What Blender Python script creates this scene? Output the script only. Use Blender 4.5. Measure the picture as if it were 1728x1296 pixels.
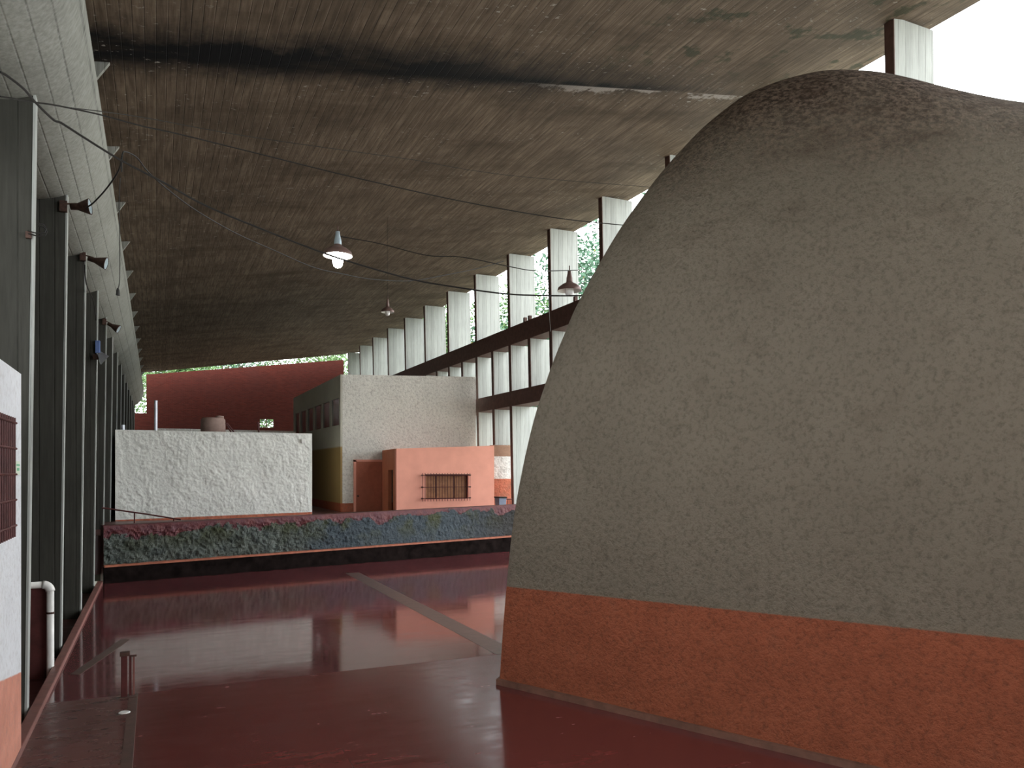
import bpy, bmesh, math, random
from mathutils import Vector, Matrix
from mathutils.noise import noise as vnoise
random.seed(7)
for o in list(bpy.data.objects): bpy.data.objects.remove(o)
scn = bpy.context.scene
COL = scn.collection
# ---------------------------------------------------------------- camera, sky, exposure
TH = math.radians(24.8); CT, ST = math.cos(TH), math.sin(TH); FP = 1300.0; HZ = 795.0; CZ = 3.0
cam = bpy.data.cameras.new('camera'); cob = bpy.data.objects.new('camera', cam); COL.objects.link(cob)
cam.sensor_width = 36; cam.lens = FP / 1728 * 36; cam.shift_y = (HZ - 648) / 1728
cam.clip_end = 500; cam.clip_start = 0.05
cob.location = (0, 0, CZ); cob.rotation_euler = (math.pi / 2, 0, -TH)
scn.camera = cob
w = bpy.data.worlds.new('overcast_sky'); scn.world = w; w.use_nodes = True
bg = w.node_tree.nodes['Background']; bg.inputs[0].default_value = (0.93, 0.97, 1.0, 1); bg.inputs[1].default_value = 7.0
scn.view_settings.view_transform = 'Standard'; scn.view_settings.look = 'None'
scn.view_settings.gamma = 1; scn.view_settings.use_curve_mapping = False
scn.view_settings.exposure = 0.0

# ---------------------------------------------------------------- picture measurements -> points of the place
def pdir(px, py):
    u = (px - 864) / FP; v = (HZ - py) / FP
    return Vector((ST + CT * u, CT - ST * u, v))
def at(px, py, d=None, X=None, Y=None, Z=None):
    D = pdir(px, py)
    if d is not None: t = d
    elif X is not None: t = X / D.x
    elif Y is not None: t = Y / D.y
    else: t = (Z - CZ) / D.z
    return Vector((0, 0, CZ)) + D * t

# ---------------------------------------------------------------- materials
def lin(c): return tuple(c) + (1,)
class N:
    def __init__(s, name):
        s.m = bpy.data.materials.new(name); s.m.use_nodes = True; s.t = s.m.node_tree
        s.b = s.t.nodes['Principled BSDF']; s.pos = s.t.nodes.new('ShaderNodeNewGeometry').outputs['Position']
    def n(s, k, **kw):
        x = s.t.nodes.new(k)
        for a, v in kw.items(): setattr(x, a, v)
        return x
    def l(s, a, b): s.t.links.new(a, b)
    def put(s, sock, v):
        if isinstance(v, bpy.types.NodeSocket): s.l(v, sock)
        elif isinstance(v, (tuple, list)): sock.default_value = v if len(v) == len(sock.default_value) else lin(v)
        else: sock.default_value = v
    def math(s, op, a, b=0.0, c=0.0):
        x = s.n('ShaderNodeMath', operation=op)
        s.put(x.inputs[0], a); s.put(x.inputs[1], b)
        if op in ('MULTIPLY_ADD',): s.put(x.inputs[2], c)
        return x.outputs[0]
    def scale(s, v, src=None):
        x = s.n('ShaderNodeMapping'); s.l(src or s.pos, x.inputs[0]); x.inputs['Scale'].default_value = v
        return x.outputs[0]
    def noise(s, sc, det=4, rough=.55, vec=None, dist=0):
        x = s.n('ShaderNodeTexNoise'); s.l(vec or s.pos, x.inputs['Vector'])
        x.inputs['Scale'].default_value = sc; x.inputs['Detail'].default_value = det
        x.inputs['Roughness'].default_value = rough; x.inputs['Distortion'].default_value = dist
        return x.outputs['Fac']
    def ramp(s, f, a, b, lo=0.0, hi=1.0):
        x = s.n('ShaderNodeMapRange'); s.put(x.inputs[0], f)
        for i, v in zip((1, 2, 3, 4), (a, b, lo, hi)): s.put(x.inputs[i], v)
        x.clamp = True; return x.outputs[0]
    def mix(s, f, a, b, mode='MIX'):
        x = s.n('ShaderNodeMix', data_type='RGBA', blend_type=mode)
        s.put(x.inputs['Factor'], f); s.put(x.inputs['A'], a); s.put(x.inputs['B'], b)
        return x.outputs['Result']
    def xyz(s):
        x = s.n('ShaderNodeSeparateXYZ'); s.l(s.pos, x.inputs[0]); return x.outputs
    def bump(s, h, st, dist=.02, prev=None):
        x = s.n('ShaderNodeBump'); s.l(h, x.inputs['Height']); x.inputs['Strength'].default_value = st
        x.inputs['Distance'].default_value = dist
        if prev: s.l(prev, x.inputs['Normal'])
        return x.outputs[0]
    def end(s, col, rough=.8, nrm=None, metal=0.0, spec=None):
        s.put(s.b.inputs['Base Color'], col); s.put(s.b.inputs['Roughness'], rough)
        s.b.inputs['Metallic'].default_value = metal
        if spec is not None: s.b.inputs['Specular IOR Level'].default_value = spec
        if nrm: s.l(nrm, s.b.inputs['Normal'])
        return s.m

def plain(name, c, rough=.7, var=.15, metal=0.0, nsc=6, bump=.1, spec=.25):
    m = N(name); f = m.noise(nsc, 6)
    col = m.mix(m.ramp(f, .3, .7), tuple(x * (1 - var) for x in c), tuple(min(1, x * (1 + var)) for x in c))
    return m.end(col, rough, m.bump(m.noise(nsc * 6, 3), bump, .01), metal, spec)

def stucco(name, c, band=None, bz=(0, 0, 0), sc=9, st=.6, dist=.03, dirt=(.25, .2, .15), dirt_shade_amt=.35, top=None, yellow=None):
    """rough dashed plaster; painted band below the height bz[0]+bz[1]*x+bz[2]*y"""
    m = N(name); X, Y, Z = m.xyz()
    n1 = m.noise(sc, 6, .68, dist=.15); n2 = m.noise(sc * 3.3, 4, .6); n3 = m.noise(.8, 5, .6); n4 = m.noise(2.3, 6, .7)
    col = m.mix(m.ramp(n3, .3, .75), tuple(x * .86 for x in c), c)
    if yellow: col = m.mix(m.ramp(Z, yellow[1] - .04, yellow[1] + .04), yellow[0], col)
    if band:
        lim = m.math('ADD', m.math('MULTIPLY', X, bz[1]), m.math('ADD', m.math('MULTIPLY', Y, bz[2]), bz[0]))
        lim = m.math('ADD', lim, m.math('MULTIPLY', m.math('SUBTRACT', n1, .5), .03))
        f = m.ramp(m.math('SUBTRACT', Z, lim), -.008, .008)
        bcol = m.mix(m.ramp(n4, .35, .7), tuple(x * .75 for x in band), band)
        col = m.mix(f, bcol, col)
    dm = m.math('MULTIPLY', m.ramp(n4, .56, .8), dirt_shade_amt)
    col = m.mix(dm, col, dirt, 'MIX')
    col = m.mix(m.math('MULTIPLY', m.ramp(n1, .52, .34), dirt_shade_amt), col, tuple(x * .55 for x in dirt))  # darkens the pits: shade of the plaster relief painted into the colour
    if top:   # weathered, moss-browned crown with bare aggregate
        f = m.ramp(m.math('ADD', Z, m.math('MULTIPLY', m.noise(.7, 5), 2.2)), top[1], top[2])
        tc = m.mix(m.ramp(m.noise(14, 5, .7), .42, .62), tuple(x * .4 for x in top[0]), tuple(min(1, x * 1.7) for x in top[0]))
        col = m.mix(f, col, tc)
        f2 = m.math('MULTIPLY', m.ramp(m.noise(1.1, 6, .65, vec=m.scale((1, 1, 1.6))), .52, .68), m.ramp(Z, 4.5, 7.5, 0, .6))
        col = m.mix(f2, col, (.085, .055, .038))
    h = m.math('ADD', m.math('MULTIPLY', m.ramp(n1, .3, .7), 1.0), m.math('MULTIPLY', n2, .45))
    return m.end(col, .95, m.bump(h, st, dist), spec=.08)

def board(name, c, dc, axis='X', w=.16, dirt=.5, st=.5, stain=None, rough=.85, seams=None):
    """board-marked concrete; axis = direction across the boards"""
    m = N(name); X, Y, Z = m.xyz(); A = {'X': X, 'Y': Y, 'Z': Z}[axis]
    sc = m.n('ShaderNodeMath', operation='FLOOR'); q = m.math('DIVIDE', A, w); m.l(q, sc.inputs[0])
    wn = m.n('ShaderNodeTexWhiteNoise', noise_dimensions='1D'); m.l(sc.outputs[0], wn.inputs['W'])
    fr = m.math('FRACT', q); d = m.math('ABSOLUTE', m.math('SUBTRACT', fr, .5))
    line = m.ramp(d, .43, .5)
    along = {'X': (5, .35, 5), 'Y': (.35, 5, .35), 'Z': (.3, .3, 6)}[axis]
    if axis == 'X' and name != 'roof_concrete': along = (7, 7, .5)
    g = m.noise(3, 6, .6, vec=m.scale(along)); big = m.noise(.6, 5, .6); fine = m.noise(5, 6, .7)
    col = m.mix(m.ramp(g, .3, .7), dc, c)
    col = m.mix(m.math('MULTIPLY', m.ramp(wn.outputs[0], 0, 1), .3), col, tuple(x * .6 for x in dc))
    col = m.mix(m.math('MULTIPLY', m.ramp(big, .45, .7), dirt), col, tuple(x * .5 for x in dc))
    broken = m.ramp(m.noise(2.2, 4, .7, vec=m.scale(along)), .38, .6)
    col = m.mix(m.math('MULTIPLY', m.math('MULTIPLY', line, broken), .75), col, tuple(x * .25 for x in dc))
    if stain: col = stain(m, col, X, Y, Z)
    h = m.math('ADD', m.math('MULTIPLY', wn.outputs[0], .5), m.math('SUBTRACT', m.math('MULTIPLY', g, .5), line))
    return m.end(col, rough, m.bump(h, st, .012), spec=.12)

def roof_stain(m, col, X, Y, Z):
    wob = m.math('MULTIPLY', m.math('SUBTRACT', m.noise(.9, 6, .7), .5), 1.8)
    d = m.math('ABSOLUTE', m.math('ADD', m.math('SUBTRACT', Y, 14.35), wob))
    left = m.ramp(X, 5, 12, 1, .15)
    col = m.mix(m.math('MULTIPLY', m.ramp(d, 1.15, .25), left), col, (.006, .006, .007))
    d2 = m.math('ABSOLUTE', m.math('SUBTRACT', Y, 14.55))
    core = m.math('MULTIPLY', m.ramp(d2, .35, .05), m.ramp(m.noise(1.3, 4), .3, .5))
    col = m.mix(m.math('MULTIPLY', core, m.ramp(X, 9, 12, 1, .3)), col, (.006, .006, .007))
    # lime bloom along the joint towards the open side
    dl = m.math('SUBTRACT', Y, 14.66)
    bl = m.math('MULTIPLY', m.ramp(dl, 0, .03), m.ramp(m.math('ADD', dl, m.math('MULTIPLY', m.math('SUBTRACT', m.noise(1.3, 6, .7), .42), -1.9)), .06, -.05))
    bl = m.math('MULTIPLY', bl, m.ramp(X, 7.0, 8.6))
    col = m.mix(m.math('MULTIPLY', bl, .8), col, (.36, .33, .31))
    # lime specks in rows
    sp = m.math('MULTIPLY', m.ramp(m.noise(7, 3, .6, vec=m.scale((1, 1.6, 1))), .64, .72), m.ramp(m.noise(.55, 3, vec=m.scale((.4, 1.6, 1))), .45, .6))
    col = m.mix(m.math('MULTIPLY', sp, .8), col, (.42, .40, .36))
    # algae patches near the eave
    al = m.math('MULTIPLY', m.ramp(m.noise(1.0, 6, .6, vec=m.scale((1.2, 1.5, 1))), .56, .62), m.math('MULTIPLY', m.ramp(X, 7, 9.5), m.ramp(Y, 14.2, 12.8)))
    col = m.mix(m.math('MULTIPLY', al, .8), col, (.035, .04, .022))
    bs = m.math('MULTIPLY', m.ramp(m.noise(.5, 5, .65, vec=m.scale((.5, 1.7, 1))), .52, .7), .6)
    col = m.mix(bs, col, (.05, .035, .022))
    return col

M = {}
M['roof'] = board('roof_concrete', (.225, .172, .125), (.085, .062, .044), 'X', .17, .55, .5, roof_stain)
M['tube'] = board('tube_concrete', (.36, .36, .325), (.22, .22, .19), 'X', .2, .35, .4)
M['fin'] = board('fin_concrete', (.46, .475, .445), (.36, .37, .345), 'X', .2, .15, .4)
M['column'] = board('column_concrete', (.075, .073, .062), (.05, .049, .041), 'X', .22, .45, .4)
M['beam'] = plain('brown_painted_beam', (.10, .056, .045), .7, .25)
M['dome'] = stucco('dome_stucco', (.285, .245, .185), (.47, .145, .075), (1.35, 0, 0), 17, .9, .055, (.11, .08, .055), .38, top=((.17, .125, .095), 7.5, 9.2))
M['dome_foot'] = plain('dome_foot_paint', (.13, .065, .045), .5, .3)
M['white_stucco'] = stucco('white_stucco', (.72, .72, .66), (.62, .20, .12), (0, 0, 0), 5, .9, .06, (.35, .33, .27), .4)
M['left_stucco'] = stucco('left_white_stucco', (.74, .75, .77), (.66, .29, .21), (2.48, 0, -.168), 13, .35, .02, (.5, .42, .38), .25)
M['cream_stucco'] = stucco('cream_stucco', (.80, .775, .70), (.5, .16, .09), (1.62, 0, 0), 9, .55, .04, (.3, .26, .2), .35)
M['side_paint'] = stucco('smooth_side_paint', (.58, .56, .46), (.42, .12, .06), (1.62, 0, 0), 20, .05, .01, (.4, .38, .3), .1, yellow=((.36, .245, .10), 4.05))
M['pink'] = plain('pink_paint', (.82, .37, .275), .75, .05, nsc=2, bump=.06)
M['orange'] = plain('shaded_pink_paint', (.55, .19, .10), .7, .08, nsc=2)  # pink kiosk paint with its shade put into the colour
M['doorpaint'] = plain('door_paint', (.42, .14, .085), .55, .08)
M['dark_red'] = plain('dark_red_iron', (.085, .024, .022), .5, .25)
M['glass_dark'] = plain('window_pane', (.055, .04, .04), .15, .2)
M['shutter'] = plain('wooden_shutter', (.30, .14, .07), .6, .2)
M['mullion'] = plain('mullion_paint', (.45, .42, .36), .6, .1)
M['pvc'] = plain('white_pvc', (.78, .76, .72), .35, .06)
M['wire'] = plain('black_cable', (.02, .018, .016), .6, .2)
M['rust'] = plain('rusty_metal', (.075, .042, .032), .6, .4, .3, 20)
M['enamel'] = plain('brown_enamel', (.16, .10, .085), .4, .2, .2)
M['whiteenamel'] = plain('white_enamel', (.75, .75, .72), .3, .05)
M['greycap'] = plain('grey_socket', (.35, .42, .45), .4, .1, .4)
M['clay'] = plain('clay_tank', (.34, .235, .20), .8, .12)
M['curb'] = plain('curb_paint', (.20, .09, .075), .5, .2)
M['strip'] = plain('cement_strip', (.10, .062, .052), .3, .25)
M['galv'] = plain('galvanised', (.62, .64, .70), .35, .1, .4)
M['blue'] = plain('blue_plastic', (.12, .18, .38), .5, .1)
M['bluegrey'] = plain('blue_grey_plastic', (.33, .38, .50), .5, .1)
M['ground'] = plain('pale_bounce_ground', (.42, .42, .34), .9, .2, nsc=3)  # ground tone raised to bounce light up onto the ceiling
M['bark'] = plain('bark', (.10, .075, .055), .9, .3)
M['brownwall'] = plain('brown_render', (.28, .17, .115), .8, .15)
M['sign'] = plain('pale_sign', (.62, .68, .55), .5, .05)
M['signgreen'] = plain('green_print', (.12, .42, .22), .5, .05)

def mk_brick():
    m = N('red_brick'); br = m.n('ShaderNodeTexBrick'); mp = m.n('ShaderNodeMapping'); m.l(m.pos, mp.inputs[0])
    mp.inputs['Rotation'].default_value = (math.pi / 2, 0, 0); m.l(mp.outputs[0], br.inputs['Vector'])
    br.inputs['Scale'].default_value = 1; br.inputs['Brick Width'].default_value = .26; br.inputs['Row Height'].default_value = .085
    br.inputs['Mortar Size'].default_value = .009
    br.inputs['Color1'].default_value = (.085, .017, .012, 1); br.inputs['Color2'].default_value = (.058, .012, .009, 1); br.inputs['Mortar'].default_value = (.07, .028, .02, 1)
    col = m.mix(m.math('MULTIPLY', m.ramp(m.noise(.5, 5), .4, .7), .4), br.outputs['Color'], (.06, .02, .016))
    return m.end(col, .85, m.bump(m.math('SUBTRACT', 1, br.outputs['Fac']), .6, .01), spec=.08)
M['brick'] = mk_brick()

def mk_floor(name, c1, c2, rough=(.1, .28), patches=False, strips=False):
    m = N(name); X, Y, Z = m.xyz()
    n = m.noise(.45, 6, .6); n2 = m.noise(2.5, 6, .65, vec=m.scale((.7, 2.2, 1))); n3 = m.noise(30, 4, .6)
    col = m.mix(m.ramp(n, .35, .68), c1, c2)
    col = m.mix(m.math('MULTIPLY', m.ramp(n2, .5, .75), .4), col, tuple(x * 1.25 for x in c1))
    scr = m.math('MULTIPLY', m.ramp(m.noise(3.5, 7, .75, vec=m.scale((1, 1.6, 1))), .70, .78), .16)
    col = m.mix(scr, col, (.17, .13, .13))
    if patches:
        ck = m.n('ShaderNodeTexBrick'); m.l(m.scale((1, 1, 1)), ck.inputs['Vector']); ck.inputs['Scale'].default_value = 1
        ck.inputs['Brick Width'].default_value = 1.9; ck.inputs['Row Height'].default_value = 1.6; ck.inputs['Mortar Size'].default_value = .008
        ck.inputs['Color1'].default_value = (1, 1, 1, 1); ck.inputs['Color2'].default_value = (.82, .78, .78, 1); ck.inputs['Mortar'].default_value = (.6, .55, .55, 1)
        col = m.mix(.7, col, ck.outputs['Color'], 'MULTIPLY')
    h = m.math('ADD', m.noise(1.2, 3), m.math('MULTIPLY', n3, .03))
    r = m.ramp(n2, .3, .75, rough[0], rough[1])
    return m.end(col, r, m.bump(h, .05, .02), spec=.6)
M['floor'] = mk_floor('polished_red_floor', (.14, .040, .042), (.105, .030, .032), (.05, .14), True)
M['ramp'] = mk_floor('worn_red_ramp', (.135, .032, .029), (.11, .027, .025), (.14, .30), True)
M['walk'] = mk_floor('dusty_red_walk', (.13, .055, .048), (.10, .04, .034), (.2, .4))
M['upper'] = mk_floor('upper_red_floor', (.10, .035, .03), (.08, .025, .02), (.3, .5))

def mk_relief():
    m = N('glazed_green_relief'); X, Y, Z = m.xyz()
    v = m.noise(4.5, 6, .75, dist=.6); b = m.noise(.9, 5, .6)
    sm = m.ramp(m.math('ADD', X, m.math('MULTIPLY', b, 1.5)), 5.0, 5.6)
    col = m.mix(m.ramp(v, .36, .64), (.030, .040, .036), (.15, .17, .15))
    col = m.mix(sm, col, m.mix(m.ramp(v, .3, .7), (.030, .045, .058), (.065, .085, .098)))
    col = m.mix(m.math('MULTIPLY', m.ramp(m.noise(1.3, 5, .6), .46, .58), m.ramp(Z, .8, 1.35, .25, 1)), col, (.055, .062, .026))
    col = m.mix(m.math('MULTIPLY', m.ramp(X, 9.5, 12), .85), col, (.018, .014, .013))
    # red cap paint with a ragged lower edge
    lim = m.math('ADD', m.math('MULTIPLY', m.noise(1.0, 6, .65), -1.3), m.math('MULTIPLY', X, .022))
    f = m.ramp(m.math('SUBTRACT', Z, m.math('ADD', lim, 1.93)), -.01, .02)
    red = m.mix(m.ramp(m.noise(4, 5), .4, .65), (.13, .035, .035), (.085, .022, .03))
    col = m.mix(f, col, red)
    h = m.math('MULTIPLY', m.noise(4.5, 6, .75, dist=2.5), m.math('SUBTRACT', 1, m.math('MULTIPLY', f, .8)))
    return m.end(col, .45, m.bump(h, .8, .1), spec=.3)
M['relief'] = mk_relief()
M['plinth'] = plain('shadowed_plinth', (.010, .007, .0065), 1.0, .6, nsc=4, spec=.02)  # near black: the shadow on the plinth is put into the colour
M['orangeledge'] = plain('orange_ledge', (.36, .12, .07), .6, .25)
def mk_leaf(name, a, b):
    m = N(name); oi = m.noise(1.7, 3); return m.end(m.mix(m.ramp(oi, .35, .65), a, b), .6)
M['leaf1'] = mk_leaf('bright_leaves', (.05, .12, .03), (.13, .22, .07))
M['leaf2'] = mk_leaf('bluish_leaves', (.03, .09, .045), (.08, .17, .10))
M['flower'] = mk_leaf('yellow_blossom', (.8, .45, .05), (.85, .6, .1))
def mk_emit():
    m = N('lit_bulb'); m.b.inputs['Emission Color'].default_value = (1, .97, .85, 1); m.b.inputs['Emission Strength'].default_value = 60
    return m.end((1, 1, 1), .4)
M['bulb_on'] = mk_emit()
M['bulb_off'] = plain('frosted_globe', (.75, .75, .74), .2, .03)

# ---------------------------------------------------------------- mesh helpers
def link(name, verts, faces, mat, parent=None, smooth=False, base=None, bevel=0):
    me = bpy.data.meshes.new(name)
    if base is None and parent is None:
        xs = [v[0] for v in verts]; ys = [v[1] for v in verts]; zs = [v[2] for v in verts]
        base = Vector(((min(xs) + max(xs)) / 2, (min(ys) + max(ys)) / 2, min(zs)))
    off = Vector(base) if base is not None else Vector(parent['_b'])
    me.from_pydata([tuple(Vector(v) - off) for v in verts], [], faces); me.validate()
    bm = bmesh.new(); bm.from_mesh(me); bmesh.ops.recalc_face_normals(bm, faces=bm.faces)
    if bevel: bmesh.ops.bevel(bm, geom=list(bm.edges), offset=bevel, segments=2, affect='EDGES', profile=.5)
    bm.to_mesh(me); bm.free()
    if smooth:
        for p in me.polygons: p.use_smooth = True
    me.materials.append(mat)
    o = bpy.data.objects.new(name, me); COL.objects.link(o)
    if parent is not None: o.parent = parent; o['_b'] = parent['_b']
    else: o.location = off; o['_b'] = tuple(off)
    return o
def thing(name, label, cat, base, group=None):
    o = bpy.data.objects.new(name, None); COL.objects.link(o); o.location = base; o['_b'] = tuple(base)
    o.empty_display_size = .2
    return tag(o, label, cat, group)
def tag(o, label=None, cat=None, group=None, kind=None):
    if label: o['label'] = label
    if cat: o['category'] = cat
    if group: o['group'] = group
    if kind: o['kind'] = kind
    return o
BF = [(0, 1, 2, 3), (7, 6, 5, 4), (0, 4, 5, 1), (1, 5, 6, 2), (2, 6, 7, 3), (3, 7, 4, 0)]
class G:
    def __init__(s): s.v = []; s.f = []
    def add(s, v, f): k = len(s.v); s.v += [Vector(x) for x in v]; s.f += [tuple(i + k for i in q) for q in f]; return s
    def box(s, x0, x1, y0, y1, z0, z1):
        return s.add([(x0, y0, z0), (x1, y0, z0), (x1, y1, z0), (x0, y1, z0), (x0, y0, z1), (x1, y0, z1), (x1, y1, z1), (x0, y1, z1)], BF)
    def quad(s, pts, ext):
        e = Vector(ext); return s.add(list(pts) + [Vector(p) + e for p in pts], BF)
    def tube(s, pts, r, n=8, cap=True):
        pts = [Vector(p) for p in pts]; rs = r if isinstance(r, (list, tuple)) else [r] * len(pts); V = []; up = None
        for i, p in enumerate(pts):
            t = (pts[min(i + 1, len(pts) - 1)] - pts[max(i - 1, 0)]).normalized()
            if up is None: up = Vector((0, 0, 1)) if abs(t.z) < .9 else Vector((1, 0, 0))
            a = t.cross(up).normalized(); b = a.cross(t).normalized(); up = b
            V += [p + (a * math.cos(2 * math.pi * k / n) + b * math.sin(2 * math.pi * k / n)) * rs[i] for k in range(n)]
        F = [(i * n + k, i * n + (k + 1) % n, (i + 1) * n + (k + 1) % n, (i + 1) * n + k) for i in range(len(pts) - 1) for k in range(n)]
        if cap: F += [tuple(range(n)), tuple((len(pts) - 1) * n + k for k in range(n))]
        return s.add(V, F)
    def lathe(s, prof, o, axis=(0, 0, 1), n=24):
        ax = Vector(axis).normalized(); a = ax.orthogonal().normalized(); b = ax.cross(a); o = Vector(o); V = []
        for r, h in prof:
            V += [o + ax * h + (a * math.cos(2 * math.pi * k / n) + b * math.sin(2 * math.pi * k / n)) * max(r, 1e-4) for k in range(n)]
        F = [(i * n + k, i * n + (k + 1) % n, (i + 1) * n + (k + 1) % n, (i + 1) * n + k) for i in range(len(prof) - 1) for k in range(n)]
        return s.add(V, F)
    def go(s, name, mat, parent=None, **k): return link(name, s.v, s.f, M[mat], parent, **k)
def struct(o): o['kind'] = 'structure'; return o

# ---------------------------------------------------------------- the setting
def roofz(x): return 10.12 + .155 * x
RY1 = 60.6
def roof(x0, x1, y0, y1, th=.38, dz=0.0):
    g = G(); g.add([(x0, y0, roofz(x0) + dz), (x1, y0, roofz(x1) + dz), (x1, y1, roofz(x1) + dz), (x0, y1, roofz(x0) + dz),
                    (x0, y0, roofz(x0) + th), (x1, y0, roofz(x1) + th), (x1, y1, roofz(x1) + th), (x0, y1, roofz(x0) + th)], BF); return g
for y0, y1, dz in ((14.63, RY1, 0.0), (-16.0, 14.57, -.03)):
    struct(roof(-2.9, 13.62, y0, y1, .38, dz).go('ceiling', 'roof'))
    tag(struct(roof(13.64, 15.02, y0, y1, .36, dz + .025).go('trim_eave', 'roof')))
SL = .04; YR = 11.55
def rampz(y): return -SL * (YR - y)
struct(G().box(-1.29, 13.75, YR, 27.4, -.3, 0).go('floor', 'floor'))
struct(G().box(-1.29, -.33, -15.9, YR, -.3, 0).go('floor', 'walk'))
g = G(); g.add([(-.22, -15.9, rampz(-15.9) - .3), (20, -15.9, rampz(-15.9) - .3), (20, YR, -.3), (-.22, YR, -.3), (-.22, -15.9, rampz(-15.9)), (20, -15.9, rampz(-15.9)), (20, YR, -.001), (-.22, YR, -.001)], BF)
struct(g.go('floor', 'ramp'))
struct(G().box(-.33, -.22, -15.9, YR, -.8, .006).go('trim_ramp', 'strip'))
struct(G().box(5.05, 5.45, YR, 22.6, -.02, .003).go('trim_floor', 'strip'))
struct(G().quad([(-1.15, 13.05, -.01), (-1.02, 12.95, -.01), (-.42, 15.3, -.01), (-.56, 15.4, -.01)], (0, 0, .014)).go('trim_floor', 'strip'))
struct(G().box(-1.42, -1.29, -15.9, 23.3, -.2, .07).go('trim_curb', 'curb', bevel=.012))
struct(G().box(-3, -1.42, -15.9, 23.3, -.4, -.12).go('floor', 'upper'))
struct(G().quad([(-3, 23.3, .2), (15, 27.4, .2), (15, 62.2, .2), (-3, 62.2, .2)], (0, 0, 1.05)).go('floor', 'upper'))
struct(G().box(-3.1, 14, -16.3, -16, -1.1, 10).go('wall_light_block', 'column'))  # unseen wall added behind the camera to cut light on the dome
struct(G().box(-3.1, -2.8, 9, 60.6, -.4, 8.0).go('wall_left', 'column'))
struct(G().box(-120, 160, -60, 200, -1.6, -1.1).go('ground', 'ground'))

# long round gutter beam on the left
g = G(); n = 48; cx, cz, r = -1.9, 8.62, 1.12
ys = [-16 + i * (76.3 / 24) for i in range(25)]
g.tube([(cx, y, cz) for y in ys], r, n)
tube = g.go('gutter_beam', 'tube', smooth=True); tag(tube, 'long round board-marked concrete tube running over the left columns', 'beam')
for p in tube.data.polygons: p.use_smooth = len(p.vertices) == 4
ORD = ['first', 'second', 'third', 'fourth', 'fifth', 'sixth', 'seventh', 'eighth', 'ninth', 'tenth', 'eleventh', 'twelfth', 'thirteenth', 'fourteenth']
YK = lambda k: 11.1 + 3.77 * k
for k in range(14):
    y = YK(k); g = G()
    g.add([(-2.8, y, -.3), (-1.47, y, -.3), (-1.46, y + .17, -.3), (-2.8, y + .17, -.3),
           (-2.8, y, 7.95), (-1.37, y, 7.95), (-1.36, y + .17, 7.95), (-2.8, y + .17, 7.95)], BF)
    o = g.go('concrete_column', 'column', bevel=.02)
    tag(o, '%s grey concrete column from the near end of the left row under the tube' % ORD[k], 'column', 'left row of flat concrete columns')
    G().add([(-1.471, y - .004, -.3), (-1.445, y - .004, -.3), (-1.445, y + .175, -.3), (-1.471, y + .175, -.3), (-1.371, y - .004, 7.9), (-1.345, y - .004, 7.9), (-1.345, y + .175, 7.9), (-1.371, y + .175, 7.9)], BF).go('edge_strip', 'fin', o)  # pale edge: light from the open side put into the colour
    # gusset plate between tube and roof slab
    g = G(); zt = roofz(-.72)
    q4 = [(-1.15, 9.60), (-.99, 9.58), (-.72, zt - .004), (-1.15, roofz(-1.15) - .004)]
    g.add([(x_, y, z_) for x_, z_ in q4] + [(x_, y + .1, z_) for x_, z_ in q4], BF)
    o = g.go('gusset', 'tube'); tag(o, 'small triangular concrete gusset above the %s left column from the near end' % ORD[k], 'gusset', 'gussets between tube and roof')

lx0 = at(834, 790, Y=31.4).x - .05; lz0 = at(834, 770, Y=31.4).z; lz1 = at(834, 751, Y=31.4).z
tag(G().box(lx0, 15.2, 31.4, 31.8, lz0 + .003, lz1).go('brown_beam', 'brownwall'), 'short brown beam on top of the low white and orange wall', 'beam')
# right row: fins, beams
XE = lambda z: 13.65 + (12.3 - z) * .022
def fin(y, z0, z1, w, label, th=.2, grp='fins'):
    g = G(); a, b = XE(z0), XE(z1)
    g.add([(a, y, z0), (a + w, y, z0), (a + w, y + th, z0), (a, y + th, z0), (b, y, z1), (b + w, y, z1), (b + w, y + th, z1), (b, y + th, z1)], BF)
    g.v[6].z += 0
    o = g.go('concrete_fin', 'fin'); tag(o, label, 'fin', grp)
    m = G(); m.add([(a - .025, y - .02, z0), (a + .0, y - .02, z0), (a, y + th, z0), (a - .025, y + th, z0), (b - .025, y - .02, z1), (b, y - .02, z1), (b, y + th, z1), (b - .025, y + th, z1)], BF)
    m.go('edge_strip', 'beam', o)
for k in range(14):
    y = YK(k) - .1
    fin(y, 9.12, roofz(13.7) + .03, 1.2, '%s upper concrete fin from the near end, between brown beam and roof eave' % ORD[k], grp='upper row of concrete fins on the right')
for k in range(3, 10):
    for hlf in (0, 1):
        y = YK(k) - .1 + hlf * 1.885
        fin(y, 6.41, 8.37, 1.2, 'middle concrete fin between the two brown beams, %s from the dome' % ORD[(k - 3) * 2 + hlf], grp='middle row of concrete fins on the right')
for k in range(3, 8):
    for hlf in (0, 1):
        y = YK(k) - .1 + hlf * 1.885
        if hlf and k < 5: continue
        z0 = 1.25 if k < 6 and not hlf else lz1 + .02
        fin(y, z0, 5.77, 1.2, 'lower concrete fin under the second brown beam, %s from the dome' % ORD[(k - 3) * 2 + hlf], grp='lower row of concrete fins on the right')
def beam(z0, z1, y0, y1, w, lab):
    a, b = XE(z0) - .04, XE(z1) - .04
    g = G().add([(a, y0, z0), (a + w, y0, z0), (a + w, y1, z0), (a, y1, z0), (b, y0, z1), (b + w, y0, z1), (b + w, y1, z1), (b, y1, z1)], BF)
    o = g.go('brown_beam', 'beam', bevel=.015); tag(o, lab, 'beam'); return o
bm1 = beam(8.37, 9.12, 8, 60.5, .7, 'long brown painted beam carrying the upper concrete fins')
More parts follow.
